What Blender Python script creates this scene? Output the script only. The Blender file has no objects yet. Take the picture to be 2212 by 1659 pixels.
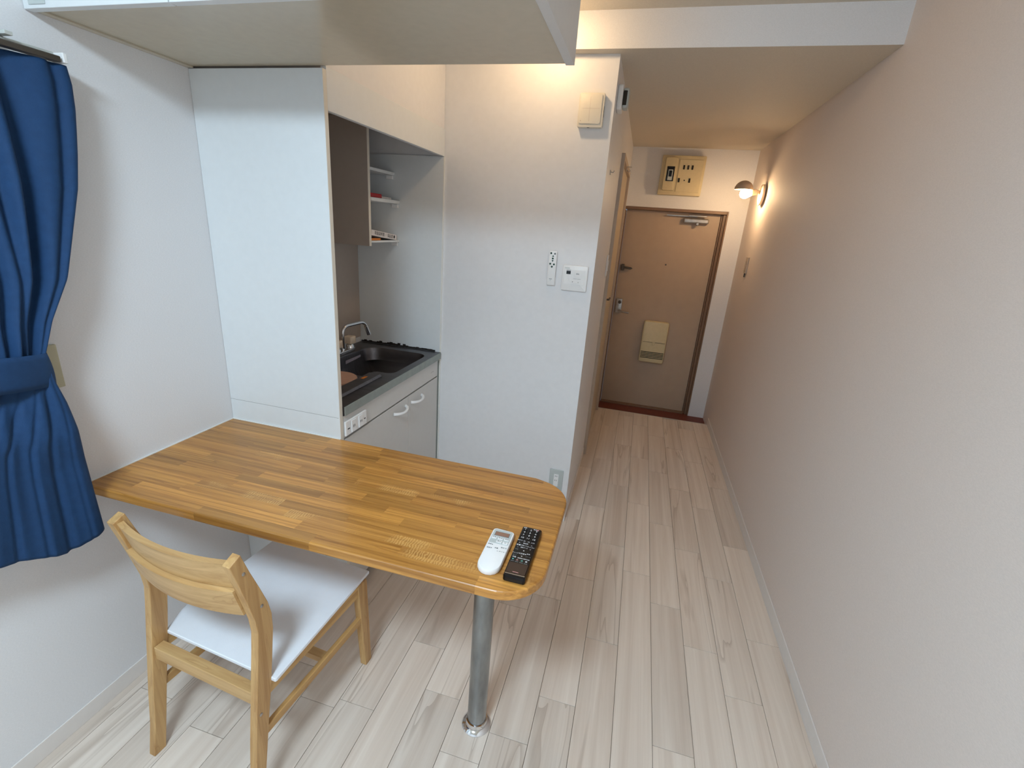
import bpy, bmesh, math, random
from mathutils import Vector, Matrix
random.seed(7)
sc = bpy.context.scene
COL = sc.collection
PI = math.pi

# ---------------------------------------------------------------- camera, light, exposure
W, H, F = 2212.0, 1659.0, 1015.07
cam_d = bpy.data.cameras.new('camera')
cam_d.sensor_fit = 'HORIZONTAL'; cam_d.sensor_width = 36.0
cam_d.lens = F * 36.0 / W
cam_d.clip_start = 0.02; cam_d.clip_end = 50
cam = bpy.data.objects.new('camera', cam_d); COL.objects.link(cam)
r = Vector((0.96272, 0.26128, 0.06995)); u = Vector((-0.14758, 0.29067, 0.94537)); f = Vector((-0.22668, 0.92046, -0.31840))
m = Matrix(((r.x, u.x, -f.x), (r.y, u.y, -f.y), (r.z, u.z, -f.z))).to_4x4()
m.translation = Vector((1.37615, -1.30060, 1.46883))
cam.matrix_world = m
sc.camera = cam
sc.view_settings.view_transform = 'Standard'; sc.view_settings.look = 'None'
sc.view_settings.gamma = 1.0; sc.view_settings.use_curve_mapping = False
sc.view_settings.exposure = 0.0
sc.cycles.use_denoising = True
sc.cycles.max_bounces = 10; sc.cycles.diffuse_bounces = 6
world = bpy.data.worlds.new('world'); sc.world = world; world.use_nodes = True
bg = world.node_tree.nodes['Background']
bg.inputs[0].default_value = (0.62, 0.78, 1.0, 1); bg.inputs[1].default_value = 0.5
CEIL_LAMP = 89.0        # emission of the ceiling lamp's diffuser
HALL_BULB = 155.0
KITCHEN_BULB = 148.0
WARM = (1.0, 0.68, 0.37)
COOL = (0.67, 0.855, 1.0)

# ---------------------------------------------------------------- dimensions
XR, ZC, ZS = 2.111, 2.254, 2.130        # right wall, ceiling, hall ceiling
XP, YP, YD = 1.180, 0.862, 2.925        # bathroom block corner, its front, entrance wall
XK, YB, YE = 0.455, 0.808, 2.670        # kitchen front plane, beam face, floor edge at entrance
YBACK = -3.0
ZG = -0.038                              # entrance floor
TX, TY, TZ, TT = 1.271, -0.506, 0.720, 0.0265

# ---------------------------------------------------------------- materials
def srgb(r, g, b):
    def c(v):
        v /= 255.0
        return v / 12.92 if v <= 0.04045 else ((v + 0.055) / 1.055) ** 2.4
    return (c(r), c(g), c(b), 1.0)

def new_mat(name):
    m = bpy.data.materials.new(name); m.use_nodes = True
    nt = m.node_tree
    return m, nt, nt.nodes['Principled BSDF']

def node(nt, t, **kw):
    n = nt.nodes.new(t)
    for k, v in kw.items(): setattr(n, k, v)
    return n

def plain(name, col, rough=0.5, metal=0.0, noise=0.03, scale=40.0, bump=0.0, bscale=300.0, coat=0.0, spec=0.5, stretch=(1, 1, 1)):
    m, nt, b = new_mat(name)
    tc = node(nt, 'ShaderNodeTexCoord')
    mp = node(nt, 'ShaderNodeMapping'); mp.inputs['Scale'].default_value = stretch
    nt.links.new(tc.outputs['Object'], mp.inputs[0])
    nz = node(nt, 'ShaderNodeTexNoise'); nz.inputs['Scale'].default_value = scale; nz.inputs['Detail'].default_value = 4
    nt.links.new(mp.outputs[0], nz.inputs['Vector'])
    rp = node(nt, 'ShaderNodeValToRGB')
    c = col
    rp.color_ramp.elements[0].position = 0.3; rp.color_ramp.elements[1].position = 0.7
    rp.color_ramp.elements[0].color = tuple(max(0, v * (1 - noise * 2)) for v in c[:3]) + (1,)
    rp.color_ramp.elements[1].color = tuple(min(1, v * (1 + noise)) for v in c[:3]) + (1,)
    nt.links.new(nz.outputs['Fac'], rp.inputs[0]); nt.links.new(rp.outputs[0], b.inputs['Base Color'])
    b.inputs['Roughness'].default_value = rough; b.inputs['Metallic'].default_value = metal
    b.inputs['Coat Weight'].default_value = coat; b.inputs['Specular IOR Level'].default_value = spec
    if bump:
        n2 = node(nt, 'ShaderNodeTexNoise'); n2.inputs['Scale'].default_value = bscale; n2.inputs['Detail'].default_value = 3
        nt.links.new(mp.outputs[0], n2.inputs['Vector'])
        bp = node(nt, 'ShaderNodeBump'); bp.inputs['Strength'].default_value = bump; bp.inputs['Distance'].default_value = 0.002
        nt.links.new(n2.outputs['Fac'], bp.inputs['Height']); nt.links.new(bp.outputs[0], b.inputs['Normal'])
    return m

def glow(name, col, strength):
    m, nt, b = new_mat(name)
    b.inputs['Base Color'].default_value = (0.9, 0.9, 0.9, 1)
    b.inputs['Emission Color'].default_value = tuple(col[:3]) + (1,)
    b.inputs['Emission Strength'].default_value = strength
    return m

def wood(name, light, dark, axis='x', rough=0.4, coat=0.0, grain=34.0, vary=0.35, lines=0.5, linecol=None, along=1.6, rays=0.0, nlines=5.0):
    """grain runs along axis; every object gets its own cut of the board through Object Info"""
    m, nt, b = new_mat(name)
    L = nt.links
    tc = node(nt, 'ShaderNodeTexCoord'); oi = node(nt, 'ShaderNodeObjectInfo')
    mul = node(nt, 'ShaderNodeVectorMath', operation='SCALE'); mul.inputs[0].default_value = (13.1, 17.7, 9.3)
    L.new(oi.outputs['Random'], mul.inputs['Scale'])
    add = node(nt, 'ShaderNodeVectorMath', operation='ADD'); L.new(tc.outputs['Object'], add.inputs[0]); L.new(mul.outputs[0], add.inputs[1])
    mp = node(nt, 'ShaderNodeMapping')
    s = {'x': (along, grain, grain), 'y': (grain, along, grain), 'z': (grain, grain, along)}[axis]
    mp.inputs['Scale'].default_value = s
    L.new(add.outputs[0], mp.inputs[0])
    n1 = node(nt, 'ShaderNodeTexNoise'); n1.inputs['Scale'].default_value = 1.0; n1.inputs['Detail'].default_value = 7; n1.inputs['Roughness'].default_value = 0.62; n1.inputs['Distortion'].default_value = 0.5
    L.new(mp.outputs[0], n1.inputs['Vector'])
    r1 = node(nt, 'ShaderNodeValToRGB'); r1.color_ramp.elements[0].position = 0.32; r1.color_ramp.elements[1].position = 0.68
    r1.color_ramp.elements[0].color = dark; r1.color_ramp.elements[1].color = light
    L.new(n1.outputs['Fac'], r1.inputs[0])
    # long thin darker lines
    mp2 = node(nt, 'ShaderNodeMapping'); k = 0.35
    mp2.inputs['Scale'].default_value = tuple((v * k if v > 3 else v * 0.9) for v in s)
    L.new(add.outputs[0], mp2.inputs[0])
    n2 = node(nt, 'ShaderNodeTexNoise'); n2.inputs['Scale'].default_value = 1.0; n2.inputs['Detail'].default_value = 3; n2.inputs['Distortion'].default_value = 0.7
    L.new(mp2.outputs[0], n2.inputs['Vector'])
    w = node(nt, 'ShaderNodeMath', operation='MULTIPLY'); w.inputs[1].default_value = nlines; L.new(n2.outputs['Fac'], w.inputs[0])
    fr = node(nt, 'ShaderNodeMath', operation='FRACT'); L.new(w.outputs[0], fr.inputs[0])
    rl = node(nt, 'ShaderNodeValToRGB')
    rl.color_ramp.elements[0].position = 0.0; rl.color_ramp.elements[0].color = (1, 1, 1, 1)
    rl.color_ramp.elements[1].position = 0.13 if nlines > 3 else 0.10; rl.color_ramp.elements[1].color = (0, 0, 0, 1)
    L.new(fr.outputs[0], rl.inputs[0])
    msk = node(nt, 'ShaderNodeMath', operation='MULTIPLY'); msk.inputs[1].default_value = lines; L.new(rl.outputs[0], msk.inputs[0])
    mx = node(nt, 'ShaderNodeMix', data_type='RGBA'); L.new(msk.outputs[0], mx.inputs['Factor'])
    L.new(r1.outputs[0], mx.inputs[6]); mx.inputs[7].default_value = linecol or dark
    # piece to piece brightness
    mr = node(nt, 'ShaderNodeMapRange'); mr.inputs['To Min'].default_value = 1 - vary; mr.inputs['To Max'].default_value = 1 + vary * 0.45
    wn = node(nt, 'ShaderNodeTexWhiteNoise', noise_dimensions='1D'); L.new(oi.outputs['Random'], wn.inputs['W'])
    L.new(wn.outputs['Value'], mr.inputs['Value'])
    vm = node(nt, 'ShaderNodeVectorMath', operation='SCALE'); L.new(mx.outputs[2], vm.inputs[0]); L.new(mr.outputs[0], vm.inputs['Scale'])
    outc = vm.outputs[0]
    if rays > 0:            # light cross flecks of quarter-sawn oak
        wv = node(nt, 'ShaderNodeTexWave'); wv.inputs['Scale'].default_value = 45.0; wv.inputs['Distortion'].default_value = 6.0; wv.inputs['Detail'].default_value = 2; wv.inputs['Detail Scale'].default_value = 1.5
        L.new(add.outputs[0], wv.inputs['Vector'])
        n3 = node(nt, 'ShaderNodeTexNoise'); n3.inputs['Scale'].default_value = 9.0; L.new(add.outputs[0], n3.inputs['Vector'])
        r3 = node(nt, 'ShaderNodeValToRGB'); r3.color_ramp.elements[0].position = 0.5; r3.color_ramp.elements[1].position = 0.62; L.new(n3.outputs['Fac'], r3.inputs[0])
        mm = node(nt, 'ShaderNodeMath', operation='MULTIPLY'); L.new(wv.outputs['Fac'], mm.inputs[0]); L.new(r3.outputs[0], mm.inputs[1])
        m2 = node(nt, 'ShaderNodeMath', operation='MULTIPLY'); m2.inputs[1].default_value = rays; L.new(mm.outputs[0], m2.inputs[0])
        mx2 = node(nt, 'ShaderNodeMix', data_type='RGBA'); L.new(m2.outputs[0], mx2.inputs['Factor']); L.new(outc, mx2.inputs[6]); mx2.inputs[7].default_value = srgb(226, 182, 112)
        outc = mx2.outputs[2]
    L.new(outc, b.inputs['Base Color'])
    b.inputs['Roughness'].default_value = rough; b.inputs['Coat Weight'].default_value = coat; b.inputs['Coat Roughness'].default_value = 0.12
    bp = node(nt, 'ShaderNodeBump'); bp.inputs['Strength'].default_value = 0.12; bp.inputs['Distance'].default_value = 0.001
    L.new(n1.outputs['Fac'], bp.inputs['Height']); L.new(bp.outputs[0], b.inputs['Normal'])
    return m

def wallpaper(name, col, bump=0.25):
    m, nt, b = new_mat(name); L = nt.links
    tc = node(nt, 'ShaderNodeTexCoord')
    mp = node(nt, 'ShaderNodeMapping'); mp.inputs['Scale'].default_value = (220, 220, 620); L.new(tc.outputs['Object'], mp.inputs[0])
    n1 = node(nt, 'ShaderNodeTexNoise'); n1.inputs['Scale'].default_value = 1.0; n1.inputs['Detail'].default_value = 3; L.new(mp.outputs[0], n1.inputs['Vector'])
    rp = node(nt, 'ShaderNodeValToRGB'); rp.color_ramp.elements[0].position = 0.3; rp.color_ramp.elements[1].position = 0.7
    rp.color_ramp.elements[0].color = tuple(v * 0.94 for v in col[:3]) + (1,); rp.color_ramp.elements[1].color = tuple(min(1, v * 1.02) for v in col[:3]) + (1,)
    L.new(n1.outputs['Fac'], rp.inputs[0]); L.new(rp.outputs[0], b.inputs['Base Color'])
    b.inputs['Roughness'].default_value = 0.7; b.inputs['Specular IOR Level'].default_value = 0.3
    bp = node(nt, 'ShaderNodeBump'); bp.inputs['Strength'].default_value = bump; bp.inputs['Distance'].default_value = 0.0006
    L.new(n1.outputs['Fac'], bp.inputs['Height']); L.new(bp.outputs[0], b.inputs['Normal'])
    return m

M = {}
M['wallpaper'] = wallpaper('white_wallpaper', srgb(228, 228, 230))
M['wallpaper_right'] = wallpaper('warm_white_wallpaper', srgb(226, 215, 208))
M['partition'] = plain('smooth_white_wall', srgb(228, 228, 230), 0.45, noise=0.01)
M['ceiling'] = wallpaper('ceiling_paper', srgb(214, 206, 192))
M['laminate'] = plain('white_laminate', srgb(224, 228, 230), 0.38, noise=0.008)
M['laminate_grey'] = plain('pale_grey_laminate', srgb(205, 203, 200), 0.35, noise=0.008)
M['laminate_niche_shaded'] = plain('shade_darkened_laminate', srgb(172, 160, 150), 0.4, noise=0.01)  # dim warm shade of the niche put into the board colour
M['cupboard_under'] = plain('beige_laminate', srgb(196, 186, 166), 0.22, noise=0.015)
M['cupboard_edge'] = plain('grey_white_edge', srgb(214, 214, 214), 0.4, noise=0.01)
M['seam'] = plain('dark_seam', srgb(30, 28, 26), 0.8)
M['baseboard'] = plain('white_vinyl', srgb(226, 221, 217), 0.45, noise=0.01)
M['floor_base'] = plain('floor_gap', srgb(128, 112, 98), 0.8)
M['plank'] = wood('whitewashed_plank', srgb(230, 218, 206), srgb(208, 192, 178), 'y', rough=0.40, grain=26, along=0.7, vary=0.10, lines=0.40, nlines=2.6, linecol=srgb(146, 122, 102))
M['oak'] = wood('honey_oak_stave', srgb(208, 150, 72), srgb(152, 98, 38), 'x', rough=0.36, coat=0.25, grain=85, vary=0.30, lines=0.42, linecol=srgb(128, 76, 26))
M['oak_ray'] = wood('flecked_oak_stave', srgb(208, 150, 74), srgb(154, 100, 40), 'x', rough=0.36, coat=0.25, grain=85, vary=0.12, lines=0.2, linecol=srgb(128, 76, 26), rays=0.5)
M['chair_z'] = wood('pale_rubberwood_upright', srgb(206, 168, 114), srgb(170, 128, 78), 'z', rough=0.45, grain=45, vary=0.06, lines=0.35, linecol=srgb(150, 104, 52))
M['chair_x'] = wood('pale_rubberwood_cross', srgb(208, 172, 120), srgb(176, 136, 86), 'x', rough=0.45, grain=45, vary=0.06, lines=0.35, linecol=srgb(150, 104, 52))
M['chair_y'] = wood('pale_rubberwood_side', srgb(204, 164, 106), srgb(176, 134, 80), 'y', rough=0.45, grain=45, vary=0.06, lines=0.35, linecol=srgb(150, 104, 52))
M['seat'] = plain('white_leatherette', srgb(238, 243, 250), 0.42, noise=0.006, bump=0.15, bscale=500)
M['steel'] = plain('darkened_brushed_steel', (0.15, 0.14, 0.145, 1), 0.34, 1.0, noise=0.10, scale=8, stretch=(1, 14, 1))  # base colour lowered to imitate reflections of the dark recess
M['steel_rim'] = plain('dull_steel_lip', srgb(150, 158, 154), 0.5, 0.35, noise=0.05, scale=30)
M['steel_leg'] = plain('scuffed_steel_tube', (0.34, 0.36, 0.37, 1), 0.28, 1.0, noise=0.16, scale=9, stretch=(3, 3, 1))
M['chrome'] = plain('chrome', (0.75, 0.75, 0.76, 1), 0.08, 1.0, noise=0.0)
M['curtain'] = plain('navy_curtain_cloth', srgb(25, 60, 100), 0.75, noise=0.05, scale=60, bump=0.3, bscale=900, spec=0.3)
M['white_plastic'] = plain('white_plastic', srgb(236, 236, 236), 0.35, noise=0.004)
M['grey_plastic'] = plain('pale_grey_plastic', srgb(188, 195, 194), 0.4, noise=0.01)
M['ivory_plastic'] = plain('ivory_plastic', srgb(224, 218, 204), 0.42, noise=0.01)
M['cream_plastic'] = plain('aged_cream_plastic', srgb(206, 192, 154), 0.42, noise=0.02)
M['edge_band'] = plain('cream_edge_band', srgb(222, 216, 204), 0.45, noise=0.005)
M['olive_plate'] = plain('beige_wall_plate', srgb(188, 184, 158), 0.5, noise=0.02)
M['black_plastic'] = plain('black_plastic', srgb(10, 9, 12), 0.38, noise=0.0, spec=0.35)
M['brown_gloss'] = plain('dark_brown_gloss', srgb(40, 26, 24), 0.12, noise=0.0)
M['ink'] = plain('black_print', srgb(24, 26, 26), 0.6, noise=0.0)
M['grey_ink'] = plain('grey_print', srgb(110, 116, 118), 0.6, noise=0.0)
M['white_ink'] = plain('white_print', srgb(225, 225, 228), 0.5, noise=0.0)
M['pink_ink'] = plain('pink_print', srgb(205, 150, 150), 0.5, noise=0.0)
M['red'] = plain('red_print', srgb(170, 24, 36), 0.45, noise=0.02)
M['green_print'] = plain('dark_green_print', srgb(16, 66, 52), 0.5, noise=0.0)
M['teal_print'] = plain('teal_print', srgb(110, 190, 180), 0.5, noise=0.0)
M['lcd'] = plain('brown_lcd', srgb(150, 112, 94), 0.2, noise=0.01)
M['lens'] = plain('dark_lens', srgb(10, 12, 16), 0.1, noise=0.0)
M['door'] = plain('beige_steel_door', srgb(178, 158, 138), 0.45, noise=0.015, scale=15)
M['door_frame'] = plain('brown_steel_frame', srgb(126, 98, 76), 0.45, noise=0.02)
M['dark_metal'] = plain('dark_bronze', (0.10, 0.085, 0.07, 1), 0.4, 0.6)
M['lock_metal'] = plain('worn_nickel', (0.42, 0.40, 0.38, 1), 0.3, 0.9, noise=0.08)
M['entrance_tile'] = plain('red_brown_vinyl', srgb(112, 52, 36), 0.5, noise=0.08, scale=30)
M['threshold'] = plain('aluminium_edge', srgb(196, 190, 180), 0.4, 0.2)
M['paper'] = plain('white_paper', srgb(226, 220, 218), 0.7)
M['orange'] = plain('orange_print', srgb(206, 120, 30), 0.5)
M['lid'] = plain('pinkish_beige_disc', srgb(214, 172, 150), 0.6, noise=0.03)
M['sticker_grey'] = plain('grey_sticker', srgb(158, 154, 168), 0.5)
M['mould'] = plain('dark_sealant', srgb(34, 26, 22), 0.7, noise=0.3, scale=90)
M['silicone'] = plain('white_silicone', srgb(236, 236, 232), 0.4, noise=0.0)
M['knob'] = plain('ivory_acrylic', srgb(226, 208, 186), 0.3)
M['shade'] = plain('taupe_enamel', srgb(178, 158, 138), 0.4)
M['lamp_cream'] = plain('cream_ceramic', srgb(226, 204, 176), 0.35)
M['bulb_hall'] = glow('lit_bulb', WARM, HALL_BULB)
M['bulb_kitchen'] = glow('lit_kitchen_bulb', WARM, KITCHEN_BULB)
M['diffuser'] = glow('lit_diffuser', COOL, CEIL_LAMP)
M['rail'] = plain('white_aluminium', srgb(200, 204, 200), 0.4, 0.3)
M['bath_door'] = plain('tan_sheet_door', srgb(192, 178, 156), 0.5)
M['casing'] = plain('pink_beige_casing', srgb(192, 176, 160), 0.5)

def glass_mat():
    m, nt, b = new_mat('frosted_pane')
    b.inputs['Base Color'].default_value = (0.85, 0.9, 0.92, 1); b.inputs['Roughness'].default_value = 0.5
    b.inputs['Transmission Weight'].default_value = 0.9
    return m
M['glass'] = glass_mat()

# ---------------------------------------------------------------- mesh helpers
def box(bm, x0, x1, y0, y1, z0, z1, bev=0.0, seg=2, mat=None, rot=None):
    vs = [bm.verts.new((x, y, z)) for x in (x0, x1) for y in (y0, y1) for z in (z0, z1)]
    idx = [(0, 1, 3, 2), (4, 6, 7, 5), (0, 4, 5, 1), (2, 3, 7, 6), (0, 2, 6, 4), (1, 5, 7, 3)]
    fs = [bm.faces.new([vs[i] for i in q]) for q in idx]
    out = vs
    if bev > 0:
        es = list({e for f_ in fs for e in f_.edges})
        res = bmesh.ops.bevel(bm, geom=es, offset=bev, segments=seg, profile=0.5, affect='EDGES')
        out = list({v for f_ in res['faces'] for v in f_.verts} | {v for v in vs if v.is_valid})
    if rot is not None:
        bmesh.ops.transform(bm, matrix=rot, verts=[v for v in out if v.is_valid])
    return out

def prism(bm, poly, axis, a, b, bev=0.0):
    """poly of 2-D points extruded along axis from a to b"""
    def P(p, t):
        return {'x': (t, p[0], p[1]), 'y': (p[0], t, p[1]), 'z': (p[0], p[1], t)}[axis]
    lo = [bm.verts.new(P(p, a)) for p in poly]; hi = [bm.verts.new(P(p, b)) for p in poly]
    n = len(poly)
    fs = [bm.faces.new(lo), bm.faces.new(hi)]
    for i in range(n): fs.append(bm.faces.new((lo[i], lo[(i + 1) % n], hi[(i + 1) % n], hi[i])))
    bmesh.ops.recalc_face_normals(bm, faces=fs)
    if bev > 0:
        es = [e for e in {e for f_ in fs for e in f_.edges} if e.calc_face_angle(0) > 0.5]
        bmesh.ops.bevel(bm, geom=es, offset=bev, segments=2, profile=0.5, affect='EDGES')
    return lo + hi

def rrect(x0, x1, y0, y1, rad, n=6):
    """rounded rectangle; rad a number or 4 radii for (x1y1, x0y1, x0y0, x1y0)"""
    rr = rad if isinstance(rad, (list, tuple)) else [rad] * 4
    pts = []
    for (cx, cy, a0, q) in ((x1 - rr[0], y1 - rr[0], 0, rr[0]), (x0 + rr[1], y1 - rr[1], 90, rr[1]), (x0 + rr[2], y0 + rr[2], 180, rr[2]), (x1 - rr[3], y0 + rr[3], 270, rr[3])):
        if q <= 1e-6: pts.append((cx, cy)); continue
        for k in range(n + 1):
            a = math.radians(a0 + 90 * k / n); pts.append((cx + q * math.cos(a), cy + q * math.sin(a)))
    return pts

def tube(bm, pts, rad, seg=12, cap=True):
    pts = [Vector(p) for p in pts]; rings = []
    rads = rad if isinstance(rad, (list, tuple)) else [rad] * len(pts)
    prev = None
    for i, p in enumerate(pts):
        t = (pts[min(i + 1, len(pts) - 1)] - pts[max(i - 1, 0)]).normalized()
        if prev is None:
            a = Vector((0, 0, 1)) if abs(t.z) < 0.9 else Vector((1, 0, 0))
            n1 = t.cross(a).normalized()
        else:
            n1 = (prev - t * prev.dot(t)).normalized()
        prev = n1; n2 = t.cross(n1)
        rings.append([bm.verts.new(p + (n1 * math.cos(2 * PI * k / seg) + n2 * math.sin(2 * PI * k / seg)) * rads[i]) for k in range(seg)])
    for a, b in zip(rings, rings[1:]):
        for k in range(seg): bm.faces.new((a[k], a[(k + 1) % seg], b[(k + 1) % seg], b[k]))
    if cap: bm.faces.new(rings[0][::-1]); bm.faces.new(rings[-1])

def lathe(bm, prof, c, seg=32, axis='z', cap=True):
    rings = []
    for (rad, h) in prof:
        ring = []
        for k in range(seg):
            a = 2 * PI * k / seg; q = (rad * math.cos(a), rad * math.sin(a))
            p = {'z': (c[0] + q[0], c[1] + q[1], c[2] + h), 'x': (c[0] + h, c[1] + q[0], c[2] + q[1]), 'y': (c[0] + q[0], c[1] + h, c[2] + q[1])}[axis]
            ring.append(bm.verts.new(p))
        rings.append(ring)
    for a, b in zip(rings, rings[1:]):
        for k in range(seg): bm.faces.new((a[k], a[(k + 1) % seg], b[(k + 1) % seg], b[k]))
    if cap:
        bm.faces.new(rings[0][::-1]); bm.faces.new(rings[-1])

def grid(bm, fn, nu, nv):
    vs = [[bm.verts.new(fn(i / nu, j / nv)) for j in range(nv + 1)] for i in range(nu + 1)]
    for i in range(nu):
        for j in range(nv): bm.faces.new((vs[i][j], vs[i + 1][j], vs[i + 1][j + 1], vs[i][j + 1]))
    return vs

def woff(o):
    v = Vector((0, 0, 0))
    while o is not None: v += o.location; o = o.parent
    return v

def obj(name, bm, mat, parent=None, smooth=False, local=False, loc=None):
    """one mesh object; bm is in world coordinates (local=True: in the parent's), loc gives a top-level origin"""
    bmesh.ops.recalc_face_normals(bm, faces=bm.faces[:])
    off = Vector((0, 0, 0)) if local else woff(parent)
    if loc is not None: off = Vector(loc)
    if off.length: bmesh.ops.translate(bm, vec=-off, verts=bm.verts[:])
    me = bpy.data.meshes.new(name); bm.to_mesh(me); bm.free()
    me.materials.append(M[mat] if isinstance(mat, str) else mat)
    if smooth:
        for p in me.polygons: p.use_smooth = True
        try: me.set_sharp_from_angle(angle=math.radians(40))
        except Exception: pass
    o = bpy.data.objects.new(name, me); COL.objects.link(o)
    if parent is not None: o.parent = parent
    elif loc is not None: o.location = loc
    return o

def B(): return bmesh.new()

def part(name, mat, parent, dims, bev=0.0, label=None, **kw):
    bm = B(); box(bm, *dims, bev=bev); o = obj(name, bm, mat, parent, **kw)
    if label: o['label'] = label
    return o

def thing(name, loc, label, cat, group=None, rz=0.0):
    o = bpy.data.objects.new(name, None); o.empty_display_size = 0.05; COL.objects.link(o)
    o.location = loc; o.rotation_euler = (0, 0, rz); o['label'] = label; o['category'] = cat
    if group: o['group'] = group
    return o

def tag(o, label, cat, group=None):
    o['label'] = label; o['category'] = cat
    if group: o['group'] = group
    return o

def struct(name, mat, dims, bev=0.0, parent=None):
    bm = B(); box(bm, *dims, bev=bev); o = obj(name, bm, mat, parent)
    if parent is None: o['kind'] = 'structure'
    return o

def text(name, s, size, mtx, mat, parent, ext=0.00015, align='CENTER'):
    cu = bpy.data.curves.new(name, 'FONT'); cu.body = s; cu.size = size; cu.align_x = align; cu.align_y = 'CENTER'; cu.extrude = ext; cu.resolution_u = 2
    t = bpy.data.objects.new(name, cu); COL.objects.link(t)
    me = bpy.data.meshes.new_from_object(t.evaluated_get(bpy.context.evaluated_depsgraph_get()))
    bpy.data.objects.remove(t); bpy.data.curves.remove(cu)
    me.transform(Matrix.Translation(-woff(parent)) @ mtx)
    me.name = name; me.materials.clear(); me.materials.append(M[mat])
    o = bpy.data.objects.new(name, me); COL.objects.link(o); o.parent = parent
    return o

def frame_mtx(o, ex, ey):
    ex = Vector(ex).normalized(); ey = Vector(ey).normalized(); ez = ex.cross(ey)
    mm = Matrix(((ex.x, ey.x, ez.x), (ex.y, ey.y, ez.y), (ex.z, ey.z, ez.z))).to_4x4(); mm.translation = Vector(o); return mm

# ---------------------------------------------------------------- the room
T = 0.12
# floor: slab + every plank (measured columns, joints 0.606 m apart)
floor = struct('floor', 'floor_base', (-0.0, XR, YBACK, YE, -0.12, -0.004))
phase = {2.05: .344, 1.93: .061, 1.81: .232, 1.69: .417, 1.57: .582, 1.44: .148, 1.33: .464, 1.21: .30, 1.09: -.401, .96: -.238, .84: -.076, .72: -.354}
PW, PL, GAP = 0.1215, 0.606, 0.0007
xs = 1.5045
k0 = -13
cols = [xs + PW * k for k in range(-13, 6)]
for x0 in cols:
    a, b = max(x0, 0.0), min(x0 + PW, XR)
    if b - a < 0.01: continue
    cx = x0 + PW / 2
    ph = min(phase.items(), key=lambda q: abs(q[0] - cx))
    p0 = ph[1] if abs(ph[0] - cx) < 0.06 else random.uniform(0, PL)
    n0 = math.floor((YBACK - p0) / PL); y = p0 + n0 * PL
    ymax = YE if b > XP + 0.01 else YP
    while y < ymax:
        step = PL * 2 if (abs(cx - 1.565) < 0.05 and abs(y - (.582 - 2 * PL)) < 0.02) else PL
        c, d = max(y, YBACK), min(y + step, ymax)
        if d - c > 0.02:
            bm = B(); box(bm, a + GAP, b - GAP, c + GAP, d - GAP, -0.004, 0.0, bev=0.0005, seg=1)
            cx_, cy_ = (a + b) / 2, (c + d) / 2
            bmesh.ops.translate(bm, vec=(-cx_, -cy_, 0), verts=bm.verts[:])
            bmesh.ops.recalc_face_normals(bm, faces=bm.faces[:])
            me = bpy.data.meshes.new('plank'); bm.to_mesh(me); bm.free(); me.materials.append(M['plank'])
            o = bpy.data.objects.new('plank', me); COL.objects.link(o); o.parent = floor; o.location = (cx_, cy_, 0)
        y += step
# entrance floor, one step lower, with its metal edge strip
ent = struct('floor_entrance', 'entrance_tile', (XP, XR, YE, YD + 0.06, ZG - 0.06, ZG))
struct('trim_1', 'threshold', (XP, XR, YE - 0.004, YE + 0.006, -0.05, 0.002), bev=0.001)

# walls
bm = B()
wy0, wy1, wz0, wz1 = -1.62, -0.64, 0.80, 1.66      # window opening in the left wall
box(bm, -T, 0, YBACK, wy0, -0.12, ZC); box(bm, -T, 0, wy1, YP, -0.12, ZC)
box(bm, -T, 0, wy0, wy1, -0.12, wz0); box(bm, -T, 0, wy0, wy1, wz1, ZC)
wl = obj('wall_left', bm, 'wallpaper'); wl['kind'] = 'structure'
struct('wall_right', 'wallpaper_right', (XR, XR + T, YBACK, YD + T, -0.12, ZC))
struct('wall_rear', 'wallpaper', (-T, XR + T, YBACK - T, YBACK, -0.12, ZC))
# bathroom block: front wall seen from the room, side wall along the hall with a door opening
bm = B()
by0, by1, bz1 = 1.735, 2.60, 1.875
box(bm, 0, XP, YP, YP + 0.06, -0.12, ZS)
box(bm, XP - 0.06, XP, YP + 0.06, by0, -0.12, ZS)
box(bm, XP - 0.06, XP, by1, YD, -0.12, ZS)
box(bm, XP - 0.06, XP, by0, by1, bz1, ZS)
o = obj('wall_partition', bm, 'partition'); o['kind'] = 'structure'
# entrance wall around the door
dx0, dx1, dz1 = 1.186, 1.981, 1.690
bm = B()
box(bm, dx1, XR, YD, YD + T, -0.12, ZS); box(bm, XP - 0.02, dx1, YD, YD + T, dz1, ZS)
box(bm, XP - 0.06, dx0, YD, YD + T, -0.12, dz1)
o = obj('wall_front', bm, 'wallpaper'); o['kind'] = 'structure'
struct('ceiling', 'ceiling', (-T, XR + T, YBACK - T, YB + 0.1, ZC, ZC + 0.1))
bm = B(); box(bm, 0.0, XR, YB, YD + T, ZS, ZC + 0.1)
o = obj('ceiling_hall', bm, 'wallpaper'); o['kind'] = 'structure'
o.data.materials.append(M['ceiling'])
for p in o.data.polygons:
    if p.normal.z < -0.5: p.material_index = 1
# baseboards
def base(name, dims):
    o = struct(name, 'baseboard', dims, bev=0.0015); return o
base('baseboard_left', (0, 0.004, YBACK, 0.0, 0.0, 0.055))
base('baseboard_right', (XR - 0.004, XR, YBACK, YE, 0.0, 0.060))
base('baseboard_hall', (XP, XP + 0.004, YP, 1.69, 0.0, 0.055))

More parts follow.
